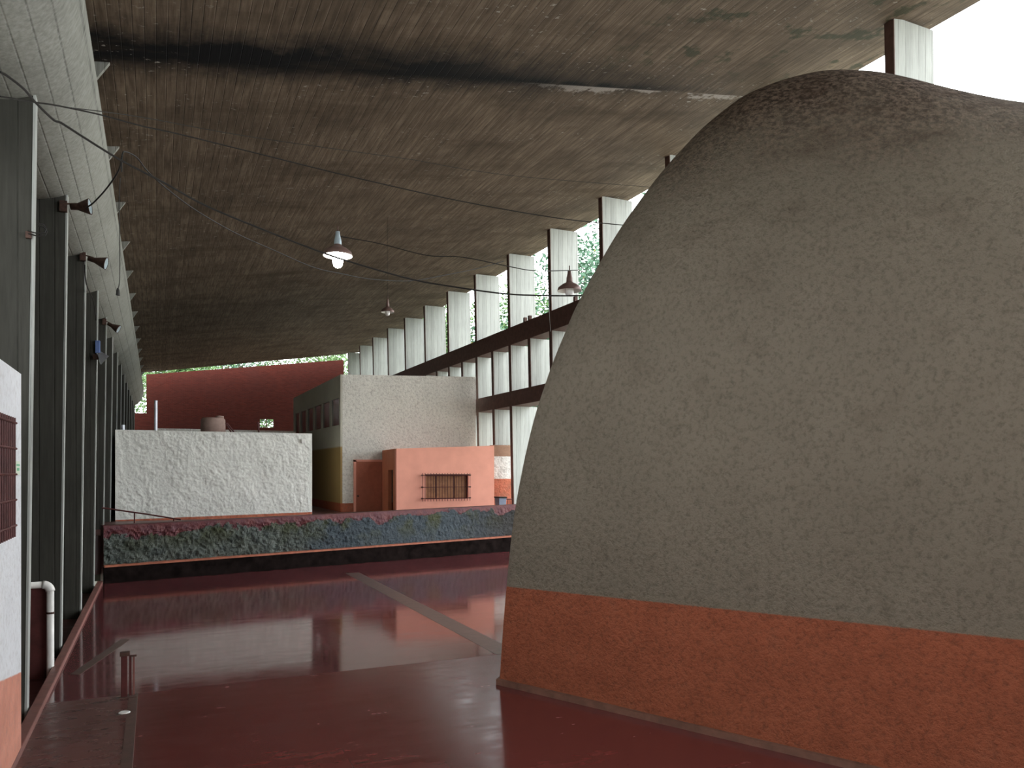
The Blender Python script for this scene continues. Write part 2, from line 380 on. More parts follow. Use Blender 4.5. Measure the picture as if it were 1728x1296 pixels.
for px, py in ((885, 546), (893, 543), (970, 513)):
    q = at(px, py, X=XE(9.12) + .02); G().box(q.x, q.x + .12, q.y, q.y + .12, 9.1, 9.32).go('bracket_stub', 'beam', bm1)
beam(5.77, 6.41, 14, 60.5, .9, 'second brown beam below the middle row of concrete fins')
lw = stucco('low_wall_stucco', (.80, .80, .76), (.62, .21, .13), (at(834, 808, Y=31.4).z, 0, 0), 6, .9, .05)
M['lowwall'] = lw
tag(G().box(lx0, 15.2, 31.4, 31.7, 1.25, lz0).go('low_wall', 'lowwall'), 'low white textured wall with orange base right of pink kiosk', 'wall')

# far brick wall with small window
YW = 62.4
def wp(px, py, Y=YW): return at(px, py, Y=Y)
g = G(); ext = (0, .35, 0)
bz = .6
def wq(a, b, c, d): g.quad([a, b, c, d], ext)
def topz(px): return 632 + (px - 247) * (607 - 632) / 333
P = lambda px, py: wp(px, py)
def low(px): q = wp(px, 795); return Vector((q.x, q.y, bz))
wq(low(247), low(438), P(438, topz(438)), P(247, 632))
wq(low(462), low(580), P(580, 607), P(462, topz(462)))
wq(low(438), low(462), P(462, 722), P(438, 722))
wq(P(438, 707), P(462, 707), P(462, topz(462)), P(438, topz(438)))
wq(low(200), low(247), P(247, 697), P(200, 697))
struct(g.go('wall_back', 'brick'))
g = G()
for x in (438, 449.5, 462): g.tube([wp(x, 707, YW + .1), wp(x, 722, YW + .1)], .04, 6)
for y in (707, 722): g.tube([wp(438, y, YW + .1), wp(462, y, YW + .1)], .04, 6)
struct(g.go('window_1', 'dark_red'))

# ---------------------------------------------------------------- the great plastered dome
# silhouette of its far rib, measured in the upright plane through the foot corner
SIL = [(843, 1155), (845, 1120), (849, 1060), (855, 988), (865, 890), (880, 800), (902, 705), (930, 620), (952, 565), (975, 512), (1017, 435), (1048, 384), (1080, 338), (1112, 296), (1145, 258),
       (1190, 212), (1240, 172), (1265, 157), (1290, 146), (1320, 135), (1350, 127), (1375, 122), (1400, 120), (1425, 121), (1450, 123), (1480, 129), (1510, 138), (1545, 149), (1580, 159), (1615, 168), (1650, 175), (1690, 180), (1728, 184),
       (1800, 188), (1900, 186), (2050, 176), (2250, 160)]
def on_ramp(px, py):
    D = pdir(px, py)   # CZ + t*Dz = -SL*(YR - t*Dy)
    return (CZ + SL * YR) / (SL * D.y - D.z)
d0 = on_ramp(843, 1155); d1 = on_ramp(1414, 1291)
r0 = (843 - 864) / FP * d0; r1 = (1414 - 864) / FP * d1; KS = (d0 - d1) / (r1 - r0)
def rd(rr, d, z): return Vector((CT * rr + ST * d, -ST * rr + CT * d, z))
# resample silhouette (Catmull-Rom)
S = [((x - 864) / FP * d0, CZ + (HZ - y) / FP * d0) for x, y in SIL]
def cr(p, t):
    a, b, c, d = [Vector(q) for q in p]
    return .5 * ((2 * b) + (c - a) * t + (2 * a - 5 * b + 4 * c - d) * t * t + (3 * b - a - 3 * c + d) * t ** 3)
prof = []
for i in range(len(S) - 1):
    q = [S[max(i - 1, 0)], S[i], S[i + 1], S[min(i + 2, len(S) - 1)]]
    for j in range(6): prof.append(cr(q, j / 6))
prof.append(Vector(S[-1]))
NT = 60; PW = 2.25
V = []; cols = []
for p in prof:
    rr, s = p.x, max(p.y, -.05); wd = max(KS * (rr - r0), .02)
    e = max(0, (s - CZ) / d0) * .75; zf = -1.0 + 0
    col = []
    for k in range(NT + 1):
        ph = math.pi / 2 * k / NT
        t = 1 - math.cos(ph) ** (2 / PW); q = math.sin(ph) ** (2 / PW)
        z = zf + (s - zf - e * wd) * q + e * wd * t if wd > .05 else zf + (s - zf) * q
        wob = .035 * vnoise(Vector((rr * .6, t * wd * .6 + z * .6, 3.1)))
        col.append(rd(rr, d0 - wd + wd * t + wob * (1 - q), z))
    back = 3.2
    for k in range(1, 13):
        ph = math.pi / 2 * k / 12
        col.append(rd(rr, d0 + back * math.sin(ph) * min(1, wd / 1.5), zf + (s - zf) * math.cos(ph) ** .7))
    cols.append(col)
nc = len(cols[0]); V = [v for c in cols for v in c]
F = [(i * nc + k, (i + 1) * nc + k, (i + 1) * nc + k + 1, i * nc + k + 1) for i in range(len(cols) - 1) for k in range(nc - 1)]
dome = link('plastered_dome', V, F, M['dome'], smooth=True, base=rd(r0 + 3, d0 - 1, 0))
tag(dome, 'huge curved plastered dome, grey beige with an orange base and weathered brown top', 'dome')
g = G(); a = rd(r0 - .03, d0 + .02, 0); b = rd(r0 + 9, d0 - KS * 9, 0); nrm = (b - a).cross(Vector((0, 0, 1))).normalized()
if nrm.dot(-a) < 0: nrm = -nrm
pa = [a, b]
g.add([(a.x, a.y, rampz(a.y) - .3), (b.x, b.y, rampz(b.y) - .3), tuple((b - nrm * .3).xy) + (rampz(b.y) - .3,), tuple((a - nrm * .1).xy) + (rampz(a.y) - .3,),
       (a.x, a.y, rampz(a.y) + .075), (b.x, b.y, rampz(b.y) + .075), tuple((b - nrm * .3).xy) + (rampz(b.y) + .1,), tuple((a - nrm * .1).xy) + (rampz(a.y) + .1,)], BF)
g.v = [v + nrm * .035 for v in g.v]
g.go('foot_strip', 'dome_foot', dome)

# ---------------------------------------------------------------- white rounded building at the left edge
g = G(); zt = 4.03; X0 = -1.3; rr = .22; Y1 = 9.82; n = 8
pl = [(X0, -15.9)] + [(X0 - rr + rr * math.cos(a), Y1 - rr + rr * math.sin(a)) for a in [math.pi / 2 * i / n for i in range(n + 1)]] + [(-3.2, Y1), (-3.2, -15.9)]
# side wall with window opening
WY0, WY1, WZ0, WZ1 = 7.4, 8.62, 2.42, 3.42
body = thing('corner_house', 'white plastered building at left edge with pink base and barred window', 'building', (-2.2, 4, 0))
m = len(pl); pts = [(x, y, -.2) for x, y in pl] + [(x, y, zt) for x, y in pl]
fs = [tuple(range(m)), tuple(range(m, 2 * m))] + [(i, (i + 1) % m, m + (i + 1) % m, m + i) for i in range(1, m)]
# split the straight wall around the opening
G().add(pts, fs).go('wall', 'left_stucco', body)
g = G(); xi = X0 - .18
for y0, y1, z0, z1 in ((-15.9, WY0, -.2, zt), (WY1, Y1 - rr, -.2, zt), (WY0, WY1, -.2, WZ0), (WY0, WY1, WZ1, zt)): g.box(xi, X0, y0, y1, z0, z1)
g.go('side_wall', 'left_stucco', body)
wn = G().box(xi - .04, xi + .02, WY0, WY1, WZ0, WZ1).go('window', 'dark_red', body)
g = G()
for i in range(3):
    yy = WY0 + .06 + i * .45; g.box(xi + .015, xi + .03, yy, yy + .38, WZ0 + .06, WZ1 - .06)
g.go('pane', 'glass_dark', wn)
gr = G()
gr.box(X0, X0 + .06, WY0 - .02, WY1 + .0, WZ0 - .05, WZ0).go('sill', 'dark_red', body)
gr = G(); gx = X0 + .07
for i in range(13):
    yy = WY0 - .02 + i * (WY1 - WY0 + .1) / 12; gr.tube([(gx, yy, WZ0 - .05), (gx, yy, WZ1 + .09)], .011, 6)
grill = gr.go('grille', 'dark_red', body)
gr = G()
for i in range(5):
    z = WZ0 + .06 + i * (WZ1 - WZ0 - .02) / 4; gr.tube([(gx + .01, WY0 - .05, z), (gx + .01, WY1 + .1, z)], .012, 6); gr.tube([(gx + .01, WY1 + .07, z), (X0 - .01, WY1 + .07, z)], .012, 6)
gr.go('rail', 'dark_red', grill)
a = at(23.5, 778, X=X0); b = at(31.5, 801, X=X0)
s = G().box(X0 - .01, X0 + .012, a.y, b.y, b.z, a.z).go('notice_plate', 'sign'); tag(s, 'small pale notice with a green square beside the barred window', 'sign')
G().box(X0 + .012, X0 + .015, a.y + .08, b.y - .03, b.z + .09, a.z - .03).go('printed_square', 'signgreen', s)
G().box(X0 + .012, X0 + .015, a.y + .11, b.y - .06, b.z + .04, b.z + .07).go('printed_mark', 'signgreen', s)

# low wall, step and drain pipe by the first columns
tag(G().box(-2.8, -1.5, 13.5, 13.7, -.2, 1.24).go('low_wall', 'dark_red'), 'dark red low wall below the white drain pipe', 'wall')
tag(G().box(-2.8, -1.86, 10.6, 13.5, -.2, .14).go('floor_step', 'curb', bevel=.02), 'pinkish low step behind the white corner building', 'step')
pr = thing('drain_pipe', 'white plastic drain pipe bending down beside the dark red low wall', 'pipe', (-1.42, 13.35, 0))
zc = 1.30; xx = -1.44; rb = .1
G().tube([(-2.8, 13.4, zc), (xx - rb, 13.4, zc)], .05, 12).go('horizontal_pipe', 'pvc', pr, smooth=True)
G().tube([(xx - rb + rb * math.sin(t), 13.4, zc - rb + rb * math.cos(t)) for t in [math.pi / 2 * i / 6 for i in range(7)]], .062, 12).go('elbow', 'pvc', pr, smooth=True)
G().tube([(xx, 13.4, zc - rb), (xx, 13.4, .05), (xx, 13.4, -.12)], .05, 12).go('vertical_pipe', 'pvc', pr, smooth=True)
G().tube([(xx, 13.4, .86), (xx, 13.4, .89)], .056, 12).go('joint_ring', 'rust', pr)
G().tube([(-1.75, 13.4, zc), (-1.72, 13.4, zc)], .056, 12).go('joint_ring', 'rust', pr)

# red iron stub of a gate post on the walk
pb = at(215, 1176, Z=0.0)
ps = thing('gate_stub', 'short dark red iron post stub with a flat cap on the red floor', 'post', (pb.x, pb.y, 0))
G().box(pb.x - .075, pb.x + .0, pb.y - .035, pb.y + .035, 0, .56).go('post', 'dark_red', ps, bevel=.008)
G().box(pb.x + .02, pb.x + .05, pb.y - .0, pb.y + .03, 0, .55).go('post', 'dark_red', ps)
G().box(pb.x + .062, pb.x + .088, pb.y + .01, pb.y + .035, 0, .53).go('post', 'curb', ps)
G().box(pb.x - .09, pb.x + .03, pb.y - .05, pb.y + .05, .55, .60).go('cap', 'rust', ps, bevel=.005)
G().box(pb.x + .03, pb.x + .11, pb.y - .015, pb.y + .045, .53, .545).go('cap', 'rust', ps)
G().box(pb.x - .09, pb.x + .11, pb.y - .09, pb.y + .06, 0, .015).go('foot_plate', 'strip', ps)
q = at(210, 1202, Z=.01)
tag(G().lathe([(0, 0), (.07, 0), (.06, .01), (0, .012)], (q.x, q.y, .007), n=9).go('paint_chip', 'whiteenamel'), 'small white fleck lying below the red post stub', 'debris')

# ---------------------------------------------------------------- parapet with the glazed relief
A = Vector((-1.29, 23.35, 0)); B = Vector((13.75, 26.75, 0)); dv = (B - A).normalized(); nv = Vector((-dv.y, dv.x, 0))
par = thing('relief_parapet', 'long low parapet with rough green glazed relief and red top', 'parapet', (A + B) / 2)
NX, NZ = 420, 36; V = []; F = []
L = (B - A).length
ZT = lambda s: 1.53 + .22 * s / L
for i in range(NX + 1):
    s = L * i / NX; zt_, zb_ = ZT(s), .47 + .11 * s / L
    for j in range(NZ + 1):
        z = zb_ + (zt_ - zb_) * j / NZ; p = A + dv * s
        am = .05 * min(1, (NZ - j) / 9) * (1 - .5 * min(1, max(0, (s - 6) / 2)))
        h = am * (vnoise(Vector((s * 5, z * 5, 0))) + .8 * vnoise(Vector((s * 11 + z * 4, z * 10, 4))) + .5 * vnoise(Vector((s * 23, z * 23, 9))))
        q = p - nv * (h + .10); V.append((q.x, q.y, z))
F = [(i * (NZ + 1) + j, (i + 1) * (NZ + 1) + j, (i + 1) * (NZ + 1) + j + 1, i * (NZ + 1) + j + 1) for i in range(NX) for j in range(NZ)]
o = link('relief_face', V, F, M['relief'], par)
def pq(s0, s1, z, o0, o1):  # slab between offsets along normal
    p = [A + dv * s0 + nv * o0, A + dv * s1 + nv * o0, A + dv * s1 + nv * o1, A + dv * s0 + nv * o1]
    return [(q.x, q.y, zz) for q, zz in zip(p, z)]
G().add(pq(0, L, [0] * 4, -.03, .35) + pq(0, L, [1.54, 1.75, 1.75, 1.54], -.03, .35), BF).go('core', 'dark_red', par)
G().add(pq(0, L, [0] * 4, -.17, 0) + pq(0, L, [.43, .54, .54, .43], -.17, 0), BF).go('plinth', 'plinth', par)
G().add(pq(0, L, [.43, .54, .54, .43], -.20, .01) + pq(0, L, [.48, .59, .61, .50], -.20, .01), BF).go('ledge', 'orangeledge', par)
hr = thing('stair_rail', 'thin red handrail sloping down behind the parapet', 'handrail', (at(240, 880, Y=24.6)))
G().tube([at(172, 857, Y=24.6), at(250, 868, Y=24.6), at(305, 877, Y=24.6)], .022, 8).go('top_rail', 'dark_red', hr)
for x, y in ((227, 865), (293, 875)):
    p = at(x, y, Y=24.6); G().tube([p, (p.x, p.y, 1.2)], .02, 8).go('baluster', 'dark_red', hr)

# ---------------------------------------------------------------- small white house
Yb = 30.2
def vq(pts, Y=None, X=None): return [at(px, py, Y=Y, X=X) for px, py in pts]
a, b = at(194.5, 729, Y=Yb), at(526.5, 728, Y=Yb)
zb_l = at(194, 877.5, Y=Yb).z; zb_r = at(526, 864, Y=Yb).z; sl = (zb_r - zb_l) / (b.x - a.x)
M['boxstucco'] = stucco('small_house_stucco', (.88, .88, .82), (.62, .20, .12), (zb_l - a.x * sl, sl, 0), 9, .35, .04, (.45, .43, .36), .2)
NX, NZ = 260, 120; V = []; z1 = (a.z + b.z) / 2
for i in range(NX + 1):
    for j in range(NZ + 1):
        x = a.x + (b.x - a.x) * i / NX; z = 1.2 + (z1 - 1.2) * j / NZ
        e = min(1, i / 6, (NX - i) / 6, (NZ - j) / 4)
        h = .02 * e * (vnoise(Vector((x * 1.6, z * 1.6, 1))) + .8 * vnoise(Vector((x * 5 + z, z * 4, 2))) + .5 * vnoise(Vector((x * 11, z * 11, 5))))
        V.append((x, Yb - .01 - h, z))
F = [(i * (NZ + 1) + j, (i + 1) * (NZ + 1) + j, (i + 1) * (NZ + 1) + j + 1, i * (NZ + 1) + j + 1) for i in range(NX) for j in range(NZ)]
hs = thing('flat_house', 'low flat-roofed white plastered house behind the relief parapet', 'building', ((a.x + b.x) / 2, Yb, 1.25))
link('front_plaster', V, F, M['boxstucco'], hs)
G().box(a.x, b.x, Yb, 36, 1.2, z1 - .005).go('wall', 'boxstucco', hs)
c1, c2 = at(508, 741, Y=Yb), at(515, 748, Y=Yb)
G().box(c1.x, c2.x, Yb - .07, Yb, c2.z, c1.z).go('junction_box', 'pvc', hs, bevel=.01)
Y2 = 38.0; p, q = at(262, 722.5, Y=Y2), at(499, 724, Y=Y2)
tag(G().box(p.x, min(q.x, 7.2), Y2, Y2 + 3, 1.2, p.z).go('rear_wall', 'cream_stucco'), 'pale flat wall top showing behind the low white house', 'wall')
# things on its roof
t0, t1 = at(338.5, 728, Y=33), at(380.5, 728, Y=33); tr = (t1 - t0).length / 2; tc = (t0 + t1) / 2; th_ = at(360, 705, Y=33).z - z1
tk = thing('water_tank', 'round clay-coloured water tank on the low white house', 'tank', (tc.x, tc.y, z1))
G().lathe([(0, 0), (tr * 1.0, 0), (tr, th_ * .5), (tr * .98, th_ * .88), (tr * .86, th_ * .98), (.22, th_), (0, th_)], (tc.x, tc.y, z1), n=32).go('tank_body', 'clay', tk, smooth=True)
G().lathe([(0, 0), (.16, 0), (.15, .08), (0, .1)], (tc.x + .25, tc.y, z1 + th_ - .005), n=16).go('lid', 'clay', tk, smooth=True)
G().box(tc.x - .85, tc.x + .2, tc.y - .65, tc.y + .3, z1, z1 + .07).go('pad', 'clay', tk)
for dx in (0, 5): G().tube([at(381 + dx * .4, 714, Y=32.4), at(390 + dx, 729, Y=32.4)], .035, 6).go('strut', 'dark_red', tk)
for px, top, wd, lab in ((263, 676, .06, 'tall slim pale metal mast on the low white house'), (207.5, 717, .07, 'short white pipe stub at left corner of the low white house')):
    g = G(); p0, p1 = at(px, 729, Y=31.2), at(px, top, Y=31.2); g.tube([(p0.x, p0.y, z1), tuple(p1)], wd, 10)
    tag(g.go('mast' if px > 250 else 'pipe_stub', 'galv'), lab, 'mast' if px > 250 else 'pipe')
g = G(); p0, p1 = at(437, 729, Y=31.2), at(435, 712, Y=31.2); g.tube([(p0.x, p0.y, z1), tuple(p1)], .035, 8)
tag(g.go('iron_stake', 'dark_red'), 'short dark iron stake on the low white house beside tank', 'stake')

# ---------------------------------------------------------------- tall cream house
Yh = 33.0
tl, trr = at(577, 632, Y=Yh), at(803, 636, Y=Yh); XH = tl.x
bk = at(497, 672, X=XH); YB = bk.y
th = thing('tall_house', 'tall cream stucco house with a strip of dark side windows', 'building', ((tl.x + trr.x) / 2, Yh + 3, 1.25))
bkz = bk.z
def hexa(x0, x1, y0, y1, zb, z00, z10, z11, z01):
    return G().add([(x0, y0, zb), (x1, y0, zb), (x1, y1, zb), (x0, y1, zb), (x0, y0, z00), (x1, y0, z10), (x1, y1, z11), (x0, y1, z01)], BF)
SK = .14
hexa(XH + .02, trr.x, Yh, YB, 1.2, tl.z, trr.z, bkz, bkz).go('front_wall', 'cream_stucco', th)
# side skin with window strip
wins = [(498.7, 506.5), (508.5, 518), (520, 530), (532, 543.5), (545.5, 558), (560.5, 574.5)]
wt = lambda px: 698.5 + (px - 499) * (671 - 698.5) / 75
wb = lambda px: 733 + (px - 499) * (717 - 733) / 76
def sp(px, py): return at(px, py, X=XH)
g = G(); E = (-SK, 0, 0)
yl, yr = sp(497, 700).y, Yh
def S4(pxa, pxb, fa, fb):
    return [sp(pxb, fa(pxb)), sp(pxa, fa(pxa)), sp(pxa, fb(pxa)), sp(pxb, fb(pxb))]
top = lambda px: 672 + (px - 497) * (632 - 672) / 80
p = [Vector((XH, Yh, 1.2)), Vector((XH, yl, 1.2)), sp(497, wb(497)), sp(576.9, wb(577))]
g.quad(p, (.09, 0, 0)); g.quad(S4(497, 576.9, wt, top), (.09, 0, 0))
edges = [497] + [e for w_ in wins for e in w_] + [576.9]
for i in range(0, len(edges), 2): g.quad(S4(edges[i], edges[i + 1], wb, wt), (.09, 0, 0))
g.v = [v + Vector((-.06, 0, 0)) for v in g.v]
g.go('side_wall', 'side_paint', th)
for a_, b_ in wins:
    pn = G().quad(S4(a_, b_, wb, wt), (.02, 0, 0)); f = pn.go('window', 'glass_dark', th)
# door
dr = thing('side_door', 'closed orange door in a pink frame beside the pink kiosk', 'door', at(620, 858, Y=Yh - .1))
dq = lambda x0, y0, x1, y1, Y: [at(x0, y1, Y=Y), at(x1, y1, Y=Y), at(x1, y0, Y=Y), at(x0, y0, Y=Y)]
zfl = 1.25
def dz(pts):
    pts[0].z = zfl; pts[1].z = zfl; return pts
g = G(); Yd = Yh - .08
g.quad(dz(dq(597, 776, 601, 860, Yd)), (0, .078, 0)); g.quad(dq(597, 775.5, 646, 779, Yd), (0, .078, 0)); g.go('frame', 'pink', dr)
G().quad(dz(dq(601, 779, 646, 860, Yh - .06)), (0, .05, 0)).go('leaf', 'doorpaint', dr)
k = at(604, 837, Y=Yh - .07); G().lathe([(0, 0), (.04, 0), (.04, .05), (0, .07)], k, (0, -1, 0), 10).go('knob', 'rust', dr)

# ---------------------------------------------------------------- pink kiosk
Yk = 30.3
pk = thing('pink_kiosk', 'small pink painted kiosk with a barred window and angled entrance', 'building', (11, 31, 1.25))
Bp = at(669, 757, Y=Yk); Cp = at(834, 752, Y=Yk); Ap = at(645, 760, Y=Yh - .12)
def fr(x): return Bp.z + (Cp.z - Bp.z) * (x - Bp.x) / (Cp.x - Bp.x)
w0, w1 = at(718.5, 801.5, Y=Yk), at(790.5, 841.5, Y=Yk)
g = G(); TK = .22
for x0, x1, z0, z1_ in ((Bp.x, w0.x, 1.2, None), (w1.x, Cp.x, 1.2, None), (w0.x, w1.x, 1.2, w1.z), (w0.x, w1.x, w0.z, None)):
    ta, tb = (fr(x0), fr(x1)) if z1_ is None else (z1_, z1_)
    g.quad([(x0, Yk, z0), (x1, Yk, z0), (x1, Yk, tb), (x0, Yk, ta)], (0, TK, 0))
g.go('front_wall', 'pink', pk)
g = G(); g.quad([(Cp.x - .15, Yk + .22, 1.2), (Cp.x, Yk + .22, 1.2), (Cp.x, Yk + .22, Cp.z), (Cp.x - .15, Yk + .22, Cp.z)], (0, Yh - Yk - .24, 0)); g.go('side_wall', 'pink', pk)
# roof slab
rz = Bp.z - .14
g = G(); g.add([(Ap.x + .12, Yh - .02, Ap.z - .14), (Bp.x + .05, Yk + .1, rz), (Cp.x - .05, Yk + .1, Cp.z - .14), (Cp.x - .05, Yh - .02, Cp.z - .14),
                (Ap.x + .12, Yh - .02, Ap.z - .02), (Bp.x + .05, Yk + .1, Bp.z - .02), (Cp.x - .05, Yk + .1, Cp.z - .02), (Cp.x - .05, Yh - .02, Ap.z - .02)], BF)
g.go('roof', 'pink', pk)
# angled side with slot entrance
ab = lambda t, z: Vector((Ap.x + (Bp.x - Ap.x) * t, Ap.y + (Bp.y - Ap.y) * t, z))
def tpar(px):  # param along A-B seen at px
    lo, hi = 0, 1
    for _ in range(40):
        md = (lo + hi) / 2; q = ab(md, 2); dep = q.x * ST + q.y * CT; u = (q.x * CT - q.y * ST) / dep * FP + 864
        if u < px: lo = md
        else: hi = md
    return lo
ta, tb = tpar(655), tpar(663); nin = Vector((.16, .02, 0))
zab = lambda t: Ap.z + (Bp.z - Ap.z) * t
g = G()
for t0_, t1_, z0 in ((0, ta, 1.2), (tb, 1, 1.2), (ta, tb, 3.05)):
    g.quad([ab(t0_, z0), ab(t1_, z0), ab(t1_, zab(t1_)), ab(t0_, zab(t0_))], nin)
g.go('angled_wall', 'orange', pk)  # same pink paint as the front, shade painted in as orange
G().quad([ab(ta, 1.25) + nin * 1.5, ab(tb, 1.25) + nin * 1.5, ab(tb, 3.05) + nin * 1.5, ab(ta, 3.05) + nin * 1.5], nin * .3).go('door', 'dark_red', pk)
# window with shutters, grille
wd_ = G().box(w0.x, w1.x, Yk + .16, Yk + .2, w1.z, w0.z).go('window', 'dark_red', pk)
g = G(); W_ = w1.x - w0.x
g.box(w0.x + .04, w0.x + .24 * W_, Yk + .13, Yk + .17, w1.z + .03, w0.z - .05); g.box(w0.x + .27 * W_, w0.x + .66 * W_, Yk + .12, Yk + .17, w1.z + .03, w0.z - .05); g.box(w0.x + .70 * W_, w0.x + .97 * W_, Yk + .13, Yk + .17, w1.z + .03, w0.z - .05)
g.go('shutter', 'shutter', wd_)
g = G()
g.box(w0.x - .02, w1.x + .02, Yk - .06, Yk, w0.z - .03, w0.z + .03); g.go('lintel', 'dark_red', pk)
g = G(); gy = Yk - .12
xa, xb = at(712.5, 820, Y=gy).x, at(793, 820, Y=gy).x
for i in range(18): x = xa + (xb - xa) * i / 17; g.tube([(x, gy, w1.z - .08), (x, gy, w0.z + .08)], .011, 5)
gg = g.go('grille', 'dark_red', pk); g = G()
for z in (w1.z + .04, (w0.z + w1.z) / 2, w0.z - .01):
    g.tube([(xa - .04, gy, z), (xb + .04, gy, z)], .012, 5)
    for x in (xa, xb): g.tube([(x, gy, z), (x, Yk + .01, z)], .018, 5); g.box(x - .035, x + .035, gy - .03, gy + .02, z - .03, z + .03)
g.go('rail', 'dark_red', gg)
# bin and small table frame
p0, p1 = at(838, 849, Y=28.6), at(850.5, 838, Y=28.6)
bn = thing('waste_bin', 'small blue-grey waste bin with dark lid right of the pink kiosk', 'bin', ((p0.x + p1.x) / 2, 28.6, 1.25))
cxx = (p0.x + p1.x) / 2; hw = (p1.x - p0.x) / 2
G().add([(cxx - hw * .85, 28.4, 1.25), (cxx + hw * .85, 28.4, 1.25), (cxx + hw * .85, 28.75, 1.25), (cxx - hw * .85, 28.75, 1.25), (cxx - hw, 28.35, p1.z - .05), (cxx + hw, 28.35, p1.z - .05), (cxx + hw, 28.8, p1.z - .05), (cxx - hw, 28.8, p1.z - .05)], BF).go('bin_body', 'bluegrey', bn, bevel=.015)
G().box(cxx - hw * 1.08, cxx + hw * 1.08, 28.31, 28.84, p1.z - .05, p1.z).go('lid', 'wire', bn, bevel=.01)
p0, p1 = at(855, 850, Y=28.6), at(864.5, 841.5, Y=28.6)
st_ = thing('iron_stool', 'small dark red metal stool frame beside the waste bin', 'stool', ((p0.x + p1.x) / 2, 28.7, 1.25))
G().box(p0.x, p1.x, 28.5, 28.8, p1.z - .03, p1.z).go('seat', 'dark_red', st_)
for x in (p0.x + .015, p1.x - .015):
    for y in (28.515, 28.785): G().box(x - .012, x + .012, y - .012, y + .012, 1.25, p1.z - .03).go('leg', 'dark_red', st_)

# ---------------------------------------------------------------- lamps
def lamp(px, py, wpx, dia, lit, lab, wire_up=None):
    d = FP * dia / wpx; c = at(px, py, d=d); R = dia / 2
    t = thing('pendant_lamp', lab, 'lamp', c, 'bell-shaped pendant lamps')
    g = G(); g.lathe([(R, -.0), (R * 1.0, .02), (R * .93, .07), (R * .62, .13), (R * .3, .17), (R * .26, .2)], c, n=28)
    g.lathe([(R * .985, .001), (R * .97, .02), (R * .88, .062), (R * .58, .118), (R * .24, .155)], c, n=28)
    sh = g.go('shade', 'enamel', t, smooth=True)
    G().lathe([(R * .983, .0), (R * .96, .018), (R * .87, .058), (R * .57, .114), (R * .2, .15)], c, n=28).go('reflector', 'whiteenamel', sh, smooth=True)
    G().lathe([(R * .27, .19), (R * .25, .26), (R * .16, .36), (R * .14, .42), (0, .43)], c, n=16).go('socket_cap', 'greycap' if lit else 'enamel', t, smooth=True)
    G().tube([c + Vector((0, 0, .42)), c + Vector((0, 0, .52))], .012, 6).go('hook', 'rust', t)
    br = R * .36
    bs = 1 if lit else .55
    G().lathe([(0, .12), (br * .8, .1), (br, .0), (br, -.10 * bs), (br * .8, -.17 * bs), (br * .4, -.2 * bs), (0, -.205 * bs)], c, n=16).go('bulb', 'bulb_on' if lit else 'bulb_off', t, smooth=True)
    return c, d
c1, D1 = lamp(570, 432, 49, .50, True, 'lit bell-shaped pendant lamp hanging in mid hall under the roof')
c2, D2 = lamp(961, 491, 41, .50, False, 'unlit brown pendant lamp with glass globe next to the dome')
c3, D3 = lamp(654, 527, 22, .42, False, 'small unlit pendant lamp furthest back under the roof')
wc = [0]
def cable(pts, r, lab, name='cable'):
    P_ = [at(x, y, d=d) for x, y, d in pts]
    # smooth
    out = []
    for i in range(len(P_) - 1):
        q = [P_[max(i - 1, 0)], P_[i], P_[i + 1], P_[min(i + 2, len(P_) - 1)]]
        for j in range(5): out.append(cr(q, j / 5))
    out.append(P_[-1]); g = G(); g.tube(out, r, 5)
    tag(g.go(name, 'wire'), lab, 'cable')
def ramp_d(pts, a, b):
    n = len(pts) - 1; x0, x1 = pts[0][0], pts[-1][0]
    return [(x, y, a + (b - a) * (x - x0) / (x1 - x0)) for x, y in pts]
cable(ramp_d([(0, 122), (12, 128), (40, 150), (60, 173), (90, 202), (104, 208), (140, 231), (205, 271), (276, 308), (347, 347), (445, 388), (535, 423), (604, 446), (697, 472), (765, 484), (853, 496), (926, 499), (985, 499)], 8.5, 13.9), .014, 'thick black cable swagged from the tube to the dome lamp')
cable(ramp_d([(0, 163), (60, 173), (100, 179), (170, 194), (240, 213), (300, 226), (430, 258), (600, 300), (780, 340), (940, 368), (1052, 380)], 8.5, 15.5), .010, 'upper black cable crossing from the tube to the dome')
cable(ramp_d([(205, 290), (206, 262), (212, 256), (231, 266), (250, 290), (286, 322), (334, 357), (399, 394), (464, 423), (529, 451), (577, 462), (626, 471), (691, 474), (742, 466), (806, 453), (850, 441)], 11.2, 22), .011, 'lower black cable sagging below the lit lamp')
cable([(573, 399, D1), (640, 411, D1 + .3), (720, 431, D1 + .5), (780, 434, 13.5), (860, 450, 14), (905, 457, 14.6), (975, 456, D2)], .009, 'thin cable stringing the lit lamp to the dome lamp')
cable([(700, 270, 16), (800, 288, 17), (900, 300, 18), (1100, 316, 20)], .006, 'faint thin wire under the roof right of centre')
cable([(120, 182, 9), (240, 198, 11), (430, 232, 13), (700, 270, 16)], .006, 'faint thin wire under the roof left of centre')
cable([(206, 262, 11.2), (200, 288, 11.3), (180, 318, 11.6), (158, 342, 12.1), (146, 350, 12.4)], .012, 'short black cable looping down to the first floodlight')
cable([(203, 300, 11.2), (201, 340, 11.2), (202, 400, 11.2), (202, 470, 11.2), (199, 488, 11.2)], .006, 'thin cord hanging straight down beside the tube')
cable([(926, 499, 14.0), (927, 530, 20), (929, 560, 27)], .008, 'short cable dropping beside the fin to the beam')
cable([(143, 447, 15.9), (146, 480, 15.9), (158, 508, 17.5), (162, 540, 19.3)], .012, 'dark wire hanging from the second floodlight')
p = at(199, 492, d=11.2); tag(G().lathe([(0, -.06), (.028, -.055), (.022, .02), (.01, .05), (0, .055)], p, n=8).go('cord_plug', 'wire'), 'small black plug on the end of the hanging cord', 'plug')
